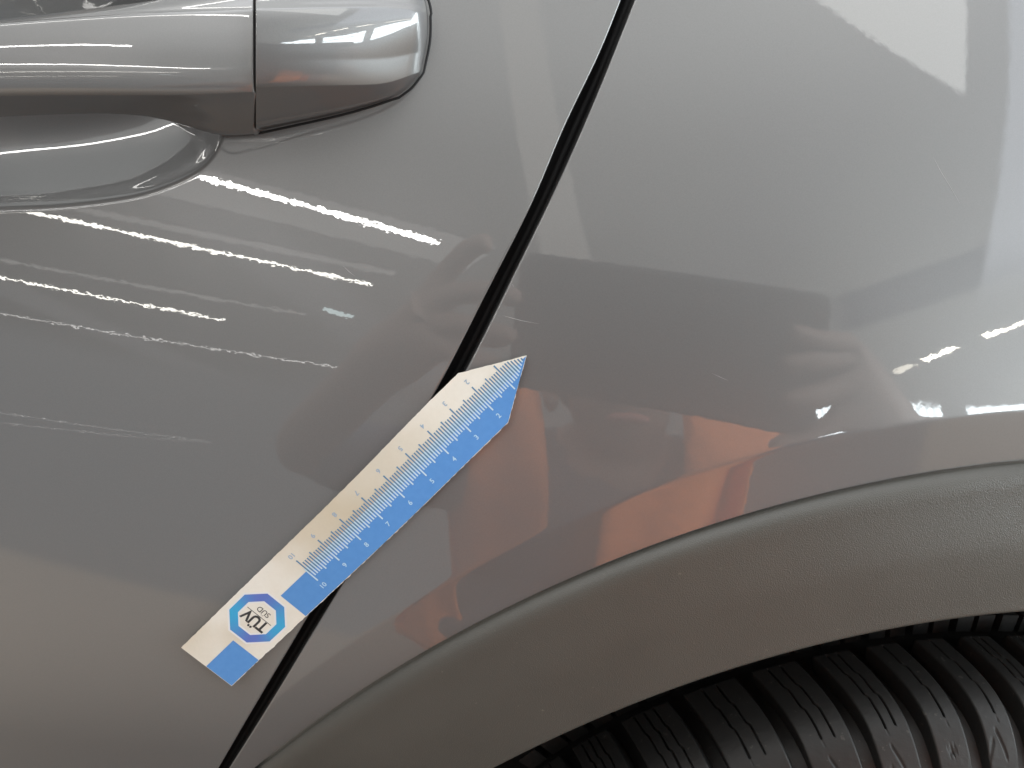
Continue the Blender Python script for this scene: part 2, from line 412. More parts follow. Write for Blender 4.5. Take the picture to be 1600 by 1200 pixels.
def tread_block(a0, a1, y0, y1, sipes, marks=(), skew=0.0, name='tread_block', lat=True):
    ny, nx = 96, 72
    v, u = np.meshgrid(np.linspace(0, 1, ny), np.linspace(0, 1, nx), indexing='ij')
    y = y1 + (y0 - y1) * v                       # v = 0 deep inside, v = 1 at the sidewall
    mid_, half = (a0 + a1) / 2, (a1 - a0) / 2
    wob = -.026 * np.clip(1 - v / .66, 0, 1) ** 1.6 - .012 * (.66 - v)
    a = mid_ + (u * 2 - 1) * half + wob
    r = tyre_r(y)
    arc = (a1 - a0) * 28                         # width in cm
    eu = np.minimum(u, 1 - u) * arc; ev = np.minimum(v, .99) * (y1 - y0)
    r = r - .05 * np.clip(1 - eu / .07, 0, 1) ** 2 - .05 * np.clip(1 - v * (y1 - y0) / .08, 0, 1) ** 2
    x = (u - .5) * arc; yv = v * (y1 - y0)
    for (x0, v0, v1, wv) in sipes:               # thin zigzag cuts
        vs = v0 + (v1 - v0) * np.array([0, .30, .34, .62, .66, 1.0])
        xs = x0 + wv * np.array([0, -.02, .07, .05, .14, .12])
        xc = np.interp(v, vs, xs)
        dd = np.abs(x - xc) / .036
        inside = (v > v0) & (v < v1)
        r = r - .28 * np.clip(1.25 - dd, 0, 1) * inside
    for (xa, va, xb, vb, wd, dp) in marks:       # short moulded strokes
        pa = np.array([xa, va * (y1 - y0)]); pb = np.array([xb, vb * (y1 - y0)]); e = pb - pa
        k = np.clip(((x - pa[0]) * e[0] + (yv - pa[1]) * e[1]) / (e @ e), 0, 1)
        d_ = np.hypot(x - pa[0] - k * e[0], yv - pa[1] - k * e[1])
        r = r - dp * np.clip(1.6 - d_ / wd, 0, 1)
    top = cyl(r, y, a)
    # walls down into the grooves on three sides
    def wall(ra, ya, aa_): return [cyl(ra - .95 * k / 3, ya, aa_ ) for k in (3, 2, 1)]
    W = top
    lw = np.stack([cyl(r[:, 0] - d_, y[:, 0], a[:, 0] - .004 * d_) for d_ in (1.0, .5, .12)], 1)
    rw = np.stack([cyl(r[:, -1] - d_, y[:, -1], a[:, -1] + .004 * d_) for d_ in (.12, .5, 1.0)], 1)
    W = np.concatenate([lw, W, rw], 1)
    first = W[0].copy(); inner = []
    for d_ in (1.0, .5, .12):
        f2 = first.copy(); c = np.array([WC[0] / 100, 0, WC[1] / 100 + Z0]); vv = f2 - c; vv[:, 1] = 0
        f2 = f2 - vv / np.linalg.norm(vv, axis=1)[:, None] * d_ / 100; inner.append(f2)
    W = np.concatenate([np.stack(inner, 0), W], 0)
    return link(name, grid_mesh(W, M_TYRE, name, flip=False), tyre)
gr_px = [(850, 1215), (977, 1200), (1112, 1183), (1240, 1166), (1347, 1154), (1437, 1145), (1517, 1133), (1593, 1126)]
ga = [ang(*p) for p in gr_px]
step = ga[-1] - ga[-2]
ga = [ga[0] - .10] + ga + [ga[-1] + step * 1.02 * k for k in (1, 2, 3, 4)]
ns = [3, 3, 3, 2, 2, 2, 1, 1, 2, 2, 3, 3]
random.seed(4)
for i in range(len(ga) - 1):
    a0, a1 = ga[i] + .0135, ga[i + 1] - .0135; arc = (a1 - a0) * 28; n = ns[i]
    sp = []
    for k in range(n):
        x0 = (k + 1) * arc / (n + 1) - arc / 2 - .05
        sp.append((x0 * .82, .03 if n < 3 else .02, .645 - .02 * random.random(), .95))
    mk = []
    if n == 1 and i == 6:                        # small snowflake symbol
        cx, cv, L_ = -.02, .785, .17
        for k in range(3):
            an = math.pi * k / 3 + .3
            mk.append((cx - L_*math.cos(an), cv - L_*math.sin(an)/8.5, cx + L_*math.cos(an), cv + L_*math.sin(an)/8.5, .026, .07))
    if n == 1: mk.append((.25, .92, .62, .83, .035, .07))
    if n == 2: mk += [(-.15, .74, .2, .86, .04, .08), (-.6, .88, -.35, .82, .04, .08)]
    if n == 3: mk += [(-.35, .76, 0, .88, .04, .08)]
    if i >= 7: mk += [(-.1, .72, .12, .82, .045, .09), (-.55, .82, -.3, .76, .04, .08)]
    mk.append((sp[0][0] + .12, .665, sp[0][0] + .14, .675, .03, .04))
    tread_block(a0, a1, -2.75, 2.65, sp, mk, skew=.035)
for i in range(len(ga) - 1):                     # the next rib in, across the first main groove
    for h0, h1 in ((0, .47), (.53, 1.0)):
        A0 = ga[i] + (ga[i + 1] - ga[i]) * h0 + .004; A1 = ga[i] + (ga[i + 1] - ga[i]) * h1 - .004
        ny = 6; v, u = np.meshgrid(np.linspace(0, 1, ny), np.linspace(0, 1, 8), indexing='ij')
        y = 3.75 + 3.2 * v; a = A0 + (A1 - A0) * u - .042 - .035 * v
        W = cyl(tyre_r(y), y, a)
        W = np.concatenate([cyl(tyre_r(y[:1]) - .9, y[:1], a[:1]), W], 0)
        W = np.concatenate([cyl(tyre_r(np.concatenate([y[:1], y])[:, :1]) - .9, np.concatenate([y[:1], y])[:, :1], np.concatenate([a[:1], a])[:, :1]), W,
                            cyl(tyre_r(np.concatenate([y[:1], y])[:, -1:]) - .9, np.concatenate([y[:1], y])[:, -1:], np.concatenate([a[:1], a])[:, -1:])], 1)
        link('tread_rib_block', grid_mesh(W, M_TYRE, 'tread_rib_block', smooth=False, flip=True), tyre)

rv = np.linspace(2.5, 20.6, 40); a_ = np.linspace(-1.3, 1.1, 160)
r2_, aa = np.meshgrid(rv, a_, indexing='ij')
spoke = .5 + .5 * np.cos(aa * 10)
link('wheel_rim', grid_mesh(cyl(r2_, -2.2 + 4.5 * np.clip((19.4 - r2_) / 1.5, 0, 1) * (1 - .75 * spoke ** .5), aa), flat('rim_metal', (.30, .30, .31), .35, Metallic=.8), 'wheel_rim', flip=True), car)
# wheel well
y_ = np.linspace(-1.6, 26, 24); a_ = np.linspace(-1.35, 1.2, 90)
yy, aa = np.meshgrid(y_, a_, indexing='ij')
rr = 34.2 + .25 * np.sin(aa * 60) * np.clip(yy / 4, 0, 1) - 1.2 * np.clip(yy / 10, 0, 1)
W = cyl(rr, yy, aa)
back = cyl(np.linspace(33, 5, 8)[:, None] * np.ones(90), 26.0, np.broadcast_to(a_, (8, 90)))
link('wheel_well_liner', grid_mesh(np.concatenate([W, back], 0), M_LINER, 'wheel_well_liner'), car)
# ---------------------------------------------------------------- door handle: fixed cap and pull grip
def handle_patch(name, X0, X1, top, ridge, brk, low, prof, endround, parent, side=True, nu=150, nv=170):
    """prof: list of (v, h); v in 0..3 runs top silhouette -> ridge -> break -> lower contour (photo outline curves, built at their real height)."""
    pv = np.array(prof, float); u = np.linspace(0, 1, nu); v = np.linspace(0, 3, nv)
    fine = []
    kx = np.arange(len(pv)); kk = np.linspace(0, len(pv) - 1, nv); V_ = Spl(kx, pv[:, 0])(kk); H_ = Spl(kx, pv[:, 1])(kk)
    uu, _ = np.meshgrid(u, V_, indexing='ij'); vv = np.broadcast_to(V_, uu.shape); hh = np.broadcast_to(H_, uu.shape)
    if endround is None:
        px = X0 + (X1 - X0) * uu
    else:
        xe = endround(vv); px = X0 + (xe - X0) * uu
    yt, yr, yb, yl = top(px), ridge(px), brk(px), low(px)
    c0 = np.clip(vv, 0, 1); c1 = np.clip(vv - 1, 0, 1); c2 = np.clip(vv - 2, 0, 1)
    ex = np.minimum(vv, 0)
    py = yt + (yr - yt) * c0 + (yb - yr) * c1 + (yl - yb) * c2 - ex * 22
    return px, py, uu, vv, hh
def surf(px, py, h):                             # points at absolute height h over the base panel, seen through photo pixel
    d = w2p(ray(px, py)); k = np.full(px.shape, -20.0 / -1) 
    k = (h - CAMP[2]) / d[..., 2]
    for _ in range(20):
        P = CAMP + k[..., None] * d; k = k + (Hb(P[..., 0], P[..., 1]) + h - P[..., 2]) / d[..., 2]
    return CAMP + k[..., None] * d
S_ = lambda pts: Spl([p[0] for p in pts], [p[1] for p in pts])
# grip
g_top = S_([(-420, 60), (-200, 45), (0, 30), (120, 16), (230, 2), (310, -10), (394, -24)])
g_rid = S_([(-420, 66), (-200, 52), (0, 37), (120, 28), (230, 21), (310, 18), (394, 15)])
g_brk = S_([(-420, 166), (-200, 158), (0, 150), (120, 149), (230, 149), (310, 148), (394, 144)])
g_low = S_([(-420, 196), (-200, 190), (0, 183), (100, 179), (190, 179), (240, 184), (290, 197), (345, 211), (394, 210)])
prof = [(-.9, .9), (-.35, 1.5), (0, 2.15), (.45, 2.75), (.8, 2.98), (.95, 3.10), (1, 3.165), (1.04, 3.20), (1.15, 3.235), (1.3, 3.27), (1.5, 3.28), (1.7, 3.25), (1.85, 3.18), (1.95, 3.08), (2.02, 2.95), (2.1, 2.78), (2.25, 2.45), (2.5, 1.95), (2.75, 1.45), (2.95, 1.1), (3.0, .8)]
px, py, uu, vv, hh = handle_patch('grip', -420, 393.5, g_top, g_rid, g_brk, g_low, prof, None, None)
xx = (px + 420) / 814
hmod = hh - .55 * np.clip((px - 130) / 265, 0, 1) ** 1.8 * np.clip((hh - 1.2) / 2, 0, 1)
# towards the cap the underside runs on down to the door skin
low_ext = np.clip((px - 230) / 130, 0, 1) ** 1.3 * np.clip((vv - 2.0) / 1.0, 0, 1)
hmod = hmod - low_ext * .75
P = surf(px, py, hmod)
def cap_end(P, r=.045, depth=1.6, n=5):          # tiny rounded edge and an end wall on the last u row
    e = P[-1]; p = P[-2]; d = e - p; d /= np.linalg.norm(d, axis=1)[:, None]
    rows = []
    for k in range(1, n + 1):
        a = (math.pi / 2) * k / n; rows.append(e + d * r * math.sin(a) - np.array([0, 0, 1.0]) * r * (1 - math.cos(a)))
    rows.append(rows[-1] - np.array([0, 0, depth * .5])); rows.append(rows[-2] - np.array([0, 0, depth]))
    return np.concatenate([P, np.stack(rows, 0)], 0)
P = cap_end(P)
sheet('handle_grip', P, M_PAINT, door)
# cap
c_top = S_([(401, -30), (500, -33), (600, -32), (655, -22), (690, -10)])
c_rid = S_([(401, 13.5), (520, 11), (600, 11), (650, 16), (690, 25)])
c_brk = S_([(401, 137), (500, 134), (560, 133), (610, 128), (640, 118), (690, 100)])
c_low = S_([(401, 207), (480, 190), (540, 176), (585, 163), (620, 151), (640, 143), (690, 120)])
prof = [(-.6, .5), (-.25, 1.1), (0, 1.8), (.45, 2.52), (.8, 2.92), (.95, 3.07), (1, 3.12), (1.04, 3.14), (1.15, 3.135), (1.3, 3.09), (1.5, 3.00), (1.7, 2.88), (1.85, 2.76), (1.95, 2.64), (2.02, 2.51), (2.1, 2.36), (2.25, 2.05), (2.5, 1.5), (2.7, 1.05), (2.78, .86), (2.86, .70), (2.95, .2), (3.0, -.1)]
ve = [-.6, 0, .5, 1.0, 1.3, 1.6, 1.9, 2.2, 2.5, 2.75, 3.0]
xe = [640, 655, 665, 669, 669.5, 667, 661, 655, 647, 638, 620]
endf = lambda v: Spl(ve, xe)(v)
px, py, uu, vv, hh = handle_patch('cap', 401.5, 669, c_top, c_rid, c_brk, c_low, prof, endf, None, nu=190)
u_fall = np.clip((uu - .90) / .10, 0, 1)
face = hh - (1.55 * uu + .95 * uu ** 2 - .30 * uu ** 2 * np.clip(1.6 - np.clip(vv, .9, 2), -.4, .7)) * np.clip(hh / 2.9, 0, 1)
hmod = face * (1 - u_fall ** 2.6) ** (1 / 2.2) + (-.05) * u_fall
rows_u = None
P = surf(px, py, hmod)
e = P[0]; d = e - P[1]; d /= np.linalg.norm(d, axis=1)[:, None]
rows = []
for k in range(1, 6):
    a = (math.pi / 2) * k / 5; rows.append(e + d * .045 * math.sin(a) - np.array([0, 0, 1.0]) * .045 * (1 - math.cos(a)))
rows.append(rows[-1] - np.array([0, 0, .8])); rows.append(rows[-2] - np.array([0, 0, 1.6]))
P = np.concatenate([np.stack(rows[::-1], 0), P], 0)
sheet('handle_cap', P, M_PAINT, door)
# dark strip round the cap, modelled to give its contact shadow
ve2 = np.linspace(-.6, 3, 60); pxg = endf(ve2)
low_x = np.linspace(404, 610, 30)
gp = [(x + 3.5 + 1.5 * (v < 1), (c_top(x) if v < 0 else (c_top(x) + (c_rid(x) - c_top(x)) * min(v, 1) + (c_brk(x) - c_rid(x)) * min(max(v - 1, 0), 1) + (c_low(x) - c_brk(x)) * min(max(v - 2, 0), 1))) + 1.5) for v, x in zip(ve2, pxg)]
gp += [(x, c_low(x) + 2.0) for x in low_x[::-1]]
gp = np.array(gp, float)
gc = surf(gp[:, 0], gp[:, 1], np.full(len(gp), .0))
ring = []
tng = np.gradient(gc, axis=0); tng /= np.linalg.norm(tng, axis=1)[:, None]; nr = np.cross(tng, np.array([0, 0, 1.0]))
for k in range(9):
    a = 2 * math.pi * k / 8; ring.append(gc + nr * .05 * math.cos(a) + np.array([0, 0, 1.0]) * (.05 * math.sin(a) - .03))
sheet('cap_shadow_strip', np.stack(ring, 1), M_BLACK, door)

# ---------------------------------------------------------------- magnetic ruler card
LS = [-.2, 0, 2, 4, 6, 10, 14.8, 15.2]
CX = [829.9, 823, 754.8, 685.3, 616.5, 480.7, 322.5, 309]; CY = [548, 555, 622, 690.3, 759.6, 890.7, 1042, 1055]
VX = [34.5, 34.5, 35.0, 35.0, 35.0, 35.5, 35.3, 35.3]; VY = [35, 35, 34.5, 34, 32.5, 29.5, 26.8, 26.6]
fx, fy, fvx, fvy = Spl(LS, CX), Spl(LS, CY), Spl(LS, VX), Spl(LS, VY)
def rul(L, W, up=0.0):
    L = np.asarray(L, float); W = np.asarray(W, float)
    px = fx(L) + W * fvx(L); py = fy(L) + W * fvy(L)
    lift = .09 + .28 * np.clip((L - 10.5) / 4.5, 0, 1) ** 2 + .06 * np.clip((2.5 - L) / 2.5, 0, 1) ** 2
    return surf(px, py, lift + up)
LR = 14.8; HW = 1.12
def halfw(L): return np.minimum(HW, np.maximum(L, .0) * .56)
root = bpy.data.objects.new('magnetic_ruler', None); C.objects.link(root)
b0 = place(rul(14.8, 0.0)[None])[0]; root.location = tuple(b0)
tag(root, label='white and blue pointed magnetic ruler card stuck slantwise across the door gap', category='ruler')
def rlink(name, me):
    o = bpy.data.objects.new(name, me); C.objects.link(o); o.parent = root; o.location = tuple(-b0); return o
TH = .09
Lg = np.concatenate([np.linspace(0.012, 2, 60), np.linspace(2.05, LR, 300)]); wv = np.linspace(-1, 1, 50)
LL, WW = np.meshgrid(Lg, wv, indexing='ij'); Wd = WW * halfw(LL)
rng = np.random.RandomState(3)
ragA = np.convolve(rng.randn(len(Lg)), np.ones(3) / 3, 'same') * .006; ragB = np.convolve(rng.randn(len(Lg)), np.ones(3) / 3, 'same') * .012
Wd = Wd + np.where(WW < -.99, ragA[:, None], 0) + np.where(WW > .99, ragB[:, None], 0)
top = rul(LL, Wd, TH); bot = rul(LL, Wd, 0.0)
# closed slab: top sheet, four side walls, underside
per = np.concatenate([top[:, :1], top, top[:, -1:]], 1)
lft = bot[:, :1]; rgt = bot[:, -1:]
slab = np.concatenate([lft, top, rgt], 1)
slab = np.concatenate([np.concatenate([bot[:1, :1], bot[:1], bot[:1, -1:]], 1), slab, np.concatenate([bot[-1:, :1], bot[-1:], bot[-1:, -1:]], 1)], 0)
def card_mat():
    m, t, b = mat('card_white'); g = G(t); co = objco(t)
    n = g.noise(co, 60, 4, .6); n2 = g.noise(co, 900, 2)
    c = g.mix(n, (.84, .79, .68), (.95, .93, .87)); c = g.mix(g.m('MULTIPLY', n2, .16), c, (.6, .55, .45)); st = g.noise(co, 14, 3, .55)
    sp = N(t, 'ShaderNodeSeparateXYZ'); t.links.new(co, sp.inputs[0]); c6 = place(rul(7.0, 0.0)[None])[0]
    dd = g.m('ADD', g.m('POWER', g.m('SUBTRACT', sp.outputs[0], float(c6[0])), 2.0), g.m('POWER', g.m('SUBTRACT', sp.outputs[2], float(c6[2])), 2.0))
    sheen_tan = g.m('SUBTRACT', 1.0, g.step(g.m('ADD', dd, g.m('MULTIPLY', st, .0012)), .0013, .0016))  # brownish reflection of the hand, painted into the middle of the card
    c = g.mix(g.m('MULTIPLY', sheen_tan, .5), c, (.52, .44, .30))
    c = g.mix(g.m('MULTIPLY', g.step(st, .53, .16), .42), c, (.56, .45, .28))  # tan blotches, painted for the same uneven reflection
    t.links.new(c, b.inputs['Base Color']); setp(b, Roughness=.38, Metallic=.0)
    t.links.new(bump(t, n2, .00004), b.inputs['Normal']); return m
def blue_mat():
    m, t, b = mat('card_blue'); g = G(t); co = objco(t); n = g.noise(co, 500, 3)
    t.links.new(g.mix(n, (.095, .29, .68), (.125, .34, .74)), b.inputs['Base Color']); setp(b, Roughness=.38); return m
M_CARD, M_BLUE = card_mat(), blue_mat()
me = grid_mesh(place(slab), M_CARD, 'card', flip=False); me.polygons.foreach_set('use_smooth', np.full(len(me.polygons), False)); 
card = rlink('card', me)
def rpatch(name, L0, L1, W0, W1, m, up, nL=None, nW=8, taper=True):
    nL = nL or max(4, int((L1 - L0) * 20))
    a, b = np.meshgrid(np.linspace(L0, L1, nL), np.linspace(0, 1, nW), indexing='ij')
    lim = halfw(a) - .012
    lo = np.clip(W0, -lim, lim); hi = np.clip(W1, -lim, lim)
    return grid_mesh(place(rul(a, lo + (hi - lo) * b, up)), m, name)
UP1, UP2 = TH + .0035, TH + .007
rlink('blue_field', rpatch('blue_field', .06, 11.28, 0, HW - .015, M_BLUE, UP1))
rlink('blue_end_patch', rpatch('blue_end_patch', 13.52, 14.79, -.02, HW - .015, M_BLUE, UP1))
def quads(name, rects, m, up):
    V = []; F = []
    for (L0, L1, W0, W1) in rects:
        n = len(V); Q = place(rul(np.array([L0, L1, L1, L0]), np.array([W0, W0, W1, W1]), up)); V += [tuple(x) for x in Q]; F.append((n, n + 1, n + 2, n + 3))
    return mesh_from(V, F, m, name, False)
M_TICKB = flat('tick_blue', (.11, .25, .42), .4); M_TICKW = flat('tick_white', (.62, .78, .90), .4)
tb, tw = [], []
for k in range(2, 101):
    L = k / 10; ln = .50 if k % 10 == 0 else (.40 if k % 5 == 0 else .31)
    hw = halfw(L) - .05
    tb.append((L - .023, L + .023, -min(ln, hw), .13 if hw > .2 else .03))
    tw.append((L + .027, L + .073, -.10 if hw > .2 else 0, min(ln, hw)))
rlink('blue_tick_marks', quads('blue_tick_marks', tb, M_TICKB, UP2))
rlink('white_tick_marks', quads('white_tick_marks', tw, M_TICKW, UP2 + .0012))
def text_mesh(body, size, Lc, Wc, xdir, ydir, m, name, up, bold=0.0, squeeze=1.0):
    cu = bpy.data.curves.new('t', 'FONT'); cu.body = body; cu.size = size; cu.align_x = 'CENTER'; cu.align_y = 'CENTER'; cu.offset = bold; cu.resolution_u = 4
    o = bpy.data.objects.new('t', cu); C.objects.link(o)
    dg = bpy.context.evaluated_depsgraph_get(); me0 = bpy.data.meshes.new_from_object(o.evaluated_get(dg))
    bpy.data.objects.remove(o)
    co = np.array([v.co[:] for v in me0.vertices]); fs = [tuple(p.vertices) for p in me0.polygons]
    co[:, 0] *= squeeze
    co[:, :2] -= (co[:, :2].max(0) + co[:, :2].min(0)) / 2
    L = Lc + co[:, 0] * xdir[0] + co[:, 1] * ydir[0]; W = Wc + co[:, 0] * xdir[1] + co[:, 1] * ydir[1]
    return place(rul(L, W, up)), fs
def joined(name, items, m):
    V = []; F = []
    for v, f in items:
        n = len(V); V += [tuple(x) for x in v]; F += [tuple(i + n for i in q) for q in f]
    return mesh_from(V, F, m, name, False)
M_NUMB = flat('number_blue', (.36, .48, .62), .4); M_NUMW = flat('number_white', (.52, .74, .92), .4)
up_items = [text_mesh(str(n), .235, n + (.0 if n > 2 else .0), -.72, (1, 0), (0, 1), None, '', UP2, .004) for n in range(2, 11)]
lo_items = [text_mesh(str(n), .235, n + .05, .74, (-1, 0), (0, -1), None, '', UP2, .004) for n in range(2, 11)]
rlink('blue_numbers', joined('blue_numbers', up_items, M_NUMB)); rlink('white_numbers', joined('white_numbers', lo_items, M_NUMW))
# octagonal emblem
EL, EW = 12.4, .0
def octa(r, rot=R(22.5)): return [(EL + r * math.cos(rot + k * math.pi / 4), EW + r * math.sin(rot + k * math.pi / 4) * 1.0) for k in range(8)]
def ring_mesh(r0, r1, m, name, up, seg=6):
    A, B = octa(r0), octa(r1); V = []; F = []
    n = 8 * seg
    for ring_ in (A, B):
        for k in range(8):
            for j in range(seg):
                u = j / seg; a, b = ring_[k], ring_[(k + 1) % 8]
                V.append((a[0] + (b[0] - a[0]) * u, a[1] + (b[1] - a[1]) * u))
    for k in range(n): F.append((k, (k + 1) % n, n + (k + 1) % n, n + k))
    V = np.array(V); return mesh_from(place(rul(V[:, 0], V[:, 1], up)), F, m, name, False)
def emblem_mat():
    m, t, b = mat('emblem_blue'); g = G(t); co = objco(t); s = N(t, 'ShaderNodeSeparateXYZ'); t.links.new(co, s.inputs[0])
    # colour runs twice round the ring, pale cyan to violet blue
    cc = place(rul(EL, EW)[None])[0]
    a = g.m('ARCTAN2', g.m('SUBTRACT', s.outputs[2], float(cc[2])), g.m('SUBTRACT', s.outputs[0], float(cc[0])))
    f = g.m('MULTIPLY_ADD', g.m('SINE', g.m('ADD', g.m('MULTIPLY', a, 2.0), -1.05)), .5, .5)
    t.links.new(g.mix(f, (.055, .42, .74), (.13, .20, .60)), b.inputs['Base Color']); setp(b, Roughness=.4); return m
M_WHITE = flat('emblem_white', (.86, .86, .86), .4); M_INK = flat('ink_black', (.05, .05, .05), .5)
rlink('emblem_halo', ring_mesh(.60, 1.03, M_WHITE, 'emblem_halo', UP1 + .001))
rlink('emblem_ring', ring_mesh(.665, .965, emblem_mat(), 'emblem_ring', UP2))
items = [text_mesh('TÜV', .55, EL + .17, EW + .0, (0, -1), (1, 0), None, '', UP2, .016, .92)]
sud = text_mesh('SÜD', .27, EL - .28, EW, (0, -1), (1, 0), None, '', UP2, 0.0, 1.0)
rlink('emblem_lettering', joined('emblem_lettering', items + [sud], M_INK))
rlink('emblem_rule', quads('emblem_rule', [(EL - .105, EL - .085, -.52, .52)], M_INK, UP2))

# ---------------------------------------------------------------- stone chips and tiny scratches on the panels
def sliver(pts, w, m, name, hf, parent, upz=.004):
    q = hit(np.array([p[0] for p in pts], float), np.array([p[1] for p in pts], float), hf)
    d = np.gradient(q, axis=0); d /= np.linalg.norm(d, axis=1)[:, None]; nrm = np.cross(d, np.array([0, 0, 1.0]))
    n = len(q); ww = w * np.sin(np.linspace(.15, math.pi - .15, n))[:, None]
    P = np.stack([q - nrm * ww, q + nrm * ww], 1); P[..., 2] += upz
    return sheet(name, P, m, parent)
M_SCR = flat('bare_scratch', (.50, .49, .48), .5)
sliver([(786, 493), (800, 497), (815, 501), (842, 506)], .007, M_SCR, 'scratch', Hq, quarter)
sliver([(1112, 583), (1125, 589), (1138, 595)], .005, M_SCR, 'scratch', Hq, quarter)
sliver([(1458, 245), (1470, 268), (1485, 292), (1500, 318)], .005, M_SCR, 'scratch', Hq, quarter)
sliver([(536, 415), (545, 424), (555, 432)], .007, M_SCR, 'scratch', Hb, door)
sliver([(800, 444), (803, 448)], .018, M_SCR, 'paint_chip', Hq, quarter)
# ---------------------------------------------------------------- the person taking the picture (seen mirrored in the paint)
up = np.array([0, math.sin(PITCH), math.cos(PITCH)])
def cs(x, y, b):                                 # camera-side coordinates in cm: right, up, behind the lens -> world metres
    return Vector((CAM + x * NX + y * up - b * f_) / 100) + Vector((0, 0, Z0))
def skin(name, pts, edges, m, parent=None, sub=2, root=0):
    me = bpy.data.meshes.new(name); me.from_pydata([p[0] for p in pts], edges, []); me.materials.append(m)
    o = bpy.data.objects.new(name, me); C.objects.link(o)
    o.modifiers.new('skin', 'SKIN').use_smooth_shade = True
    sl = me.skin_vertices[0].data
    for i, p in enumerate(pts):
        r = p[1]; sl[i].radius = (r, r) if not isinstance(r, tuple) else r
    sl[root].use_root = True
    sm = o.modifiers.new('sub', 'SUBSURF'); sm.levels = sm.render_levels = sub
    if parent is not None: o.parent = parent
    return o
M_SKIN = flat('skin', (.34, .23, .19), .6); M_VEST, vt, vb = mat('orange_vest_cloth'); setp(vb, Base_Color=(.88, .235, .06), Roughness=.8)
_g = G(vt); vt.links.new(bump(vt, _g.noise(objco(vt), 30, 4), .01), vb.inputs['Normal'])
M_SHIRT = flat('dark_work_shirt', (.075, .085, .115), .9); M_TROU = flat('dark_trousers', (.09, .09, .10), .9); M_HAIR = flat('dark_hair', (.03, .02, .015), .7)
# tablet with the lens near one corner
rol = R(-7.5)
def tb_(x, y, b): return cs(9.7 + x * math.cos(rol) - y * math.sin(rol), -2.3 + x * math.sin(rol) + y * math.cos(rol), b + 2.5)
V = []; F = []
hw, hh_, rc = 12.5, 5.4, 1.2
outl = []
for cx, cy, a0 in ((hw - rc, hh_ - rc, 0), (-hw + rc, hh_ - rc, 90), (-hw + rc, -hh_ + rc, 180), (hw - rc, -hh_ + rc, 270)):
    for k in range(7): a = R(a0 + 15 * k); outl.append((cx + rc * math.cos(a), cy + rc * math.sin(a)))
n = len(outl); levels = ((.94, .55), (1.0, .75), (1.0, 1.35), (.97, 1.5))
for sc_, b in levels:
    for x, y in outl: V.append(tb_(x * sc_, y * sc_, b))
for l in range(3):
    for k in range(n): F.append((l * n + k, l * n + (k + 1) % n, (l + 1) * n + (k + 1) % n, (l + 1) * n + k))
F.append(tuple(range(n))); F.append(tuple(range(3 * n, 4 * n))[::-1])
tab = link('tablet', mesh_from(V, F, flat('tablet_case', (.03, .03, .033), .6), 'tablet', False), None)
tag(tab, label='black tablet held up by the person taking the picture, seen mirrored in the paint', category='tablet')
V = [tb_(x * .93, y * .9, 1.53) for x, y in outl]
link('screen', mesh_from(V, [tuple(range(n))[::-1]], flat('tablet_screen', (.01, .01, .012), .08), 'screen', False), tab)

person = bpy.data.objects.new('person', None); C.objects.link(person)
hip = cs(6, -78, 38); person.location = (hip.x, hip.y - .05, 0)
tag(person, label='person in dark clothes and an open orange vest holding the tablet, mirrored in the paint', category='person')
def own(o): o.parent = person; o.location = -Vector(person.location); return o
B = 34                                            # torso distance behind the lens
pel = (.06, -.74, .62 - .0)
j = {}
j['pelvis'] = Vector((.075, -.78, Z0 - .42)); j['belly'] = Vector((.075, -.74, Z0 - .28)); j['chest'] = Vector((.075, -.69, Z0 - .10)); j['neck0'] = Vector((.075, -.655, Z0 + .035))
j['neck'] = Vector((.075, -.60, Z0 + .075)); j['head'] = Vector((.08, -.545, Z0 + .125)); j['crown'] = Vector((.082, -.535, Z0 + .17))
j['shL'] = Vector((-.10, -.66, Z0 + .005)); j['shR'] = Vector((.25, -.66, Z0 + .005))
j['elL'] = cs(-33, -20, 22); j['wrL'] = cs(-17.5, -7, 9.5); j['haL'] = cs(-12.4, -2.5, 5.6)
j['elR'] = cs(47, -20, 24); j['wrR'] = cs(30, -9, 8.5); j['haR'] = cs(26, -5.5, 5.6)
j['knL'] = Vector((-.05, -.60, .42)); j['knR'] = Vector((.22, -.62, .42)); j['anL'] = Vector((-.06, -.86, .09)); j['anR'] = Vector((.24, -.88, .09))
j['toL'] = Vector((-.08, -.72, .04)); j['toR'] = Vector((.25, -.74, .04)); j['hpL'] = Vector((-.02, -.78, Z0 - .46)); j['hpR'] = Vector((.17, -.78, Z0 - .46))
names = ['pelvis', 'belly', 'chest', 'neck0', 'neck', 'head', 'crown', 'shL', 'elL', 'wrL', 'haL', 'shR', 'elR', 'wrR', 'haR', 'hpL', 'knL', 'anL', 'toL', 'hpR', 'knR', 'anR', 'toR']
rad = dict(pelvis=.13, belly=.10, chest=.105, neck0=.055, neck=.055, head=.082, crown=.07, shL=.06, elL=.042, wrL=.030, haL=.036, shR=.06, elR=.042, wrR=.034, haR=.046, hpL=.085, knL=.058, anL=.04, toL=.035, hpR=.085, knR=.058, anR=.04, toR=.035)
ed = [('pelvis', 'belly'), ('belly', 'chest'), ('chest', 'neck0'), ('neck0', 'neck'), ('neck', 'head'), ('head', 'crown'), ('neck0', 'shL'), ('shL', 'elL'), ('elL', 'wrL'), ('wrL', 'haL'), ('neck0', 'shR'), ('shR', 'elR'), ('elR', 'wrR'), ('wrR', 'haR'), ('pelvis', 'hpL'), ('hpL', 'knL'), ('knL', 'anL'), ('anL', 'toL'), ('pelvis', 'hpR'), ('hpR', 'knR'), ('knR', 'anR'), ('anR', 'toR')]
pts = [(j[n_], rad[n_]) for n_ in names]; edges = [(names.index(a), names.index(b)) for a, b in ed]
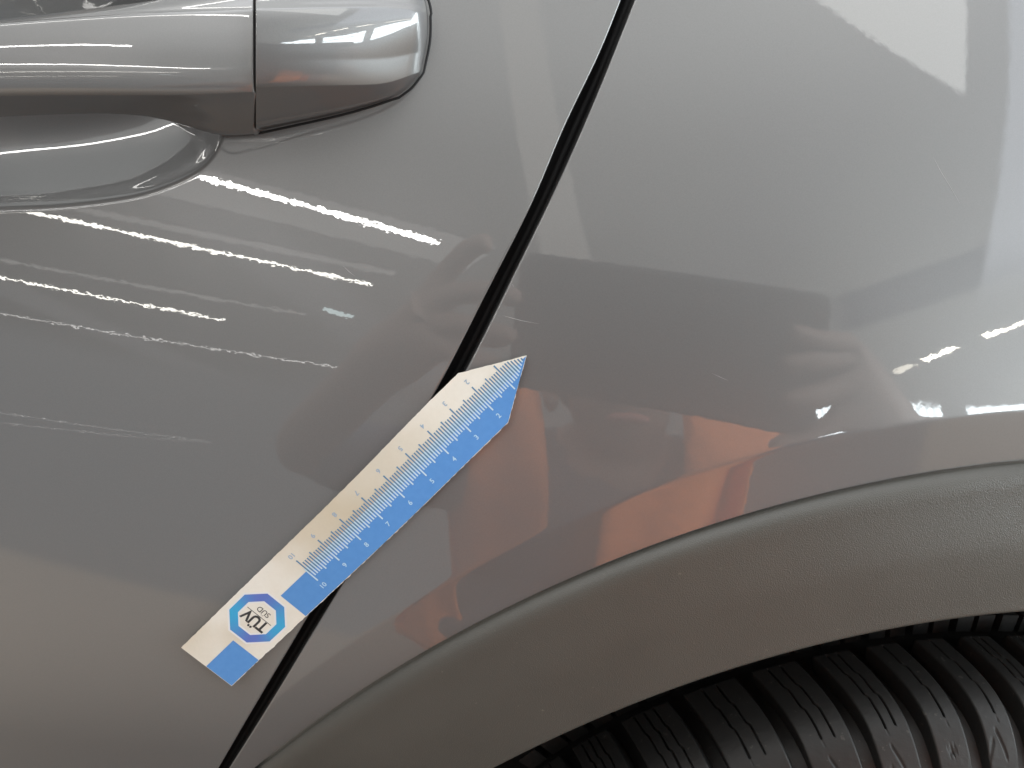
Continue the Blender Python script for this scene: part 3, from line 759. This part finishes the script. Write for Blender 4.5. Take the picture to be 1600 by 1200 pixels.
def add(pt, r, to):
    pts.append((pt, r)); edges.append((to, len(pts) - 1)); return len(pts) - 1
hl, hr = names.index('haL'), names.index('haR')
fl_ = [[(-8.6, 2.8, 1.5), (-6.0, 5.0, 0), (-4.2, 5.4, -.9)], [(-8.0, 1.4, .3), (-4.4, 1.6, -.4), (-1.9, 1.0, -.2)], [(-8.2, -.8, .3), (-4.8, -1.4, -.3), (-2.3, -2.0, -.1)], [(-8.6, -3.0, .6), (-5.6, -4.0, 0), (-3.4, -4.6, .2)], [(-9.5, -1.8, 4.2), (-5.5, -2.5, 3.4), (-3.2, -2.4, 2.4)]]
for ch in fl_:
    p_ = hl
    for k, (x, y, b) in enumerate(ch): p_ = add(cs(x, y, b + 2.6), (.0105, .009, .008)[k], p_)
fr_ = [[(24.5, -2.2, 1.0), (21.2, -2.0, -.2), (18.9, -1.2, -.2)], [(24.2, -3.2, .8), (20.8, -3.4, -.3), (18.4, -3.8, -.2)], [(24.2, -5.4, .8), (20.8, -6.0, -.3), (18.6, -6.4, -.2)], [(24.0, -7.6, 1.0), (20.8, -9.4, .4), (17.6, -9.9, .4)], [(25.0, -4.6, 4.2), (21.6, -4.8, 3.6), (19.2, -4.8, 2.6)]]
for ch in fr_:
    p_ = hr
    for k, (x, y, b) in enumerate(ch): p_ = add(cs(x, y, b + 2.6), (.0105, .009, .008)[k], p_)
body = own(skin('body', pts, edges, M_SKIN))
sn = ['pelvis', 'belly', 'chest', 'neck0', 'shL', 'shR']
sl_ = j['shL'].lerp(j['elL'], .6); sr_ = j['shR'].lerp(j['elR'], .6)
spts = [(j['pelvis'], (.165, .14)), (j['belly'], (.17, .135)), (j['chest'], (.19, .145)), (j['neck0'], .085), (j['shL'], .075), (j['shR'], .075), (sl_, .064), (sr_, .064), (j['elL'], .056), (j['elR'], .056)]
own(skin('shirt', spts, [(0, 1), (1, 2), (2, 3), (3, 4), (3, 5), (4, 6), (5, 7), (6, 8), (7, 9)], M_SHIRT))
tp = [(j['pelvis'], .172), (j['hpL'], .10), (j['knL'], .075), (j['anL'] + Vector((0, 0, .03)), .058), (j['hpR'], .10), (j['knR'], .075), (j['anR'] + Vector((0, 0, .03)), .058)]
own(skin('trousers', tp, [(0, 1), (1, 2), (2, 3), (0, 4), (4, 5), (5, 6)], M_TROU))
# head: face features and hair
def ell(name, c, r, m, seg=20):
    V = []; F = []
    for a in range(seg + 1):
        for b in range(seg):
            th_, ph = math.pi * a / seg, 2 * math.pi * b / seg
            V.append((c[0] + r[0] * math.sin(th_) * math.cos(ph), c[1] + r[1] * math.sin(th_) * math.sin(ph), c[2] + r[2] * math.cos(th_)))
    for a in range(seg):
        for b in range(seg): F.append((a * seg + b, a * seg + (b + 1) % seg, (a + 1) * seg + (b + 1) % seg, (a + 1) * seg + b))
    return own(link(name, mesh_from(V, F, m, name), None))
hd = j['head']
ell('hair', (hd.x, hd.y - .03, hd.z + .035), (.088, .088, .085), M_HAIR)
for s in (-1, 1):
    ell('ear', (hd.x + s * .088, hd.y - .005, hd.z + .0), (.012, .02, .03), M_SKIN, 10)
    ell('eye', (hd.x + s * .032, hd.y + .078, hd.z + .01), (.012, .010, .009), M_WHITE, 10)
ell('nose', (hd.x, hd.y + .092, hd.z - .015), (.014, .018, .022), M_SKIN, 10)
ell('mouth', (hd.x, hd.y + .08, hd.z - .05), (.024, .008, .007), flat('lips', (.45, .18, .15), .5), 10)
# open vest: two hanging front panels, shoulders and back
def vest_panel(sgn):
    nz, nx = 26, 14; P = np.zeros((nz, nx, 3))
    for i in range(nz):
        v = i / (nz - 1)
        z = (.15 if sgn < 0 else .19) - .70 * v
        if sgn < 0: xi, xo = -.030 - .012 * v + .02 * math.sin(v * 7), -.150 - .015 * v
        else: xi, xo = .162 - .075 * v + .015 * math.sin(v * 9 + 1) * v, .335 - .03 * v
        for k in range(nx):
            u = k / (nx - 1); x = xi + (xo - xi) * u
            y = -.495 - .13 * u ** 2.2 - .055 * v * 2 - .06 * max(0, .22 - v) / .22 + .012 * math.sin(u * 9 + v * 4)
            P[i, k] = (x, y, Z0 + z)
    return P
P1, P2 = vest_panel(-1), vest_panel(1)
ve_o = []
for P_, fl2 in ((P1, False), (P2, True)):
    me = grid_mesh(P_, M_VEST, 'vest_front', flip=fl2); o_ = own(link('vest_front', me, None)); o_.modifiers.new('solid', 'SOLIDIFY').thickness = .004
a_ = np.linspace(-1, 1, 24); Pb = np.zeros((14, 24, 3))
for i in range(14):
    v = i / 13
    for k, a in enumerate(a_): Pb[i, k] = (.09 + .245 * math.sin(a * 1.5), -.62 - .27 * math.cos(a * 1.5) * .6 - .05 * v, Z0 + .05 - .55 * v)
me = grid_mesh(Pb, M_VEST, 'vest_back'); o_ = own(link('vest_back', me, None)); o_.modifiers.new('solid', 'SOLIDIFY').thickness = .004
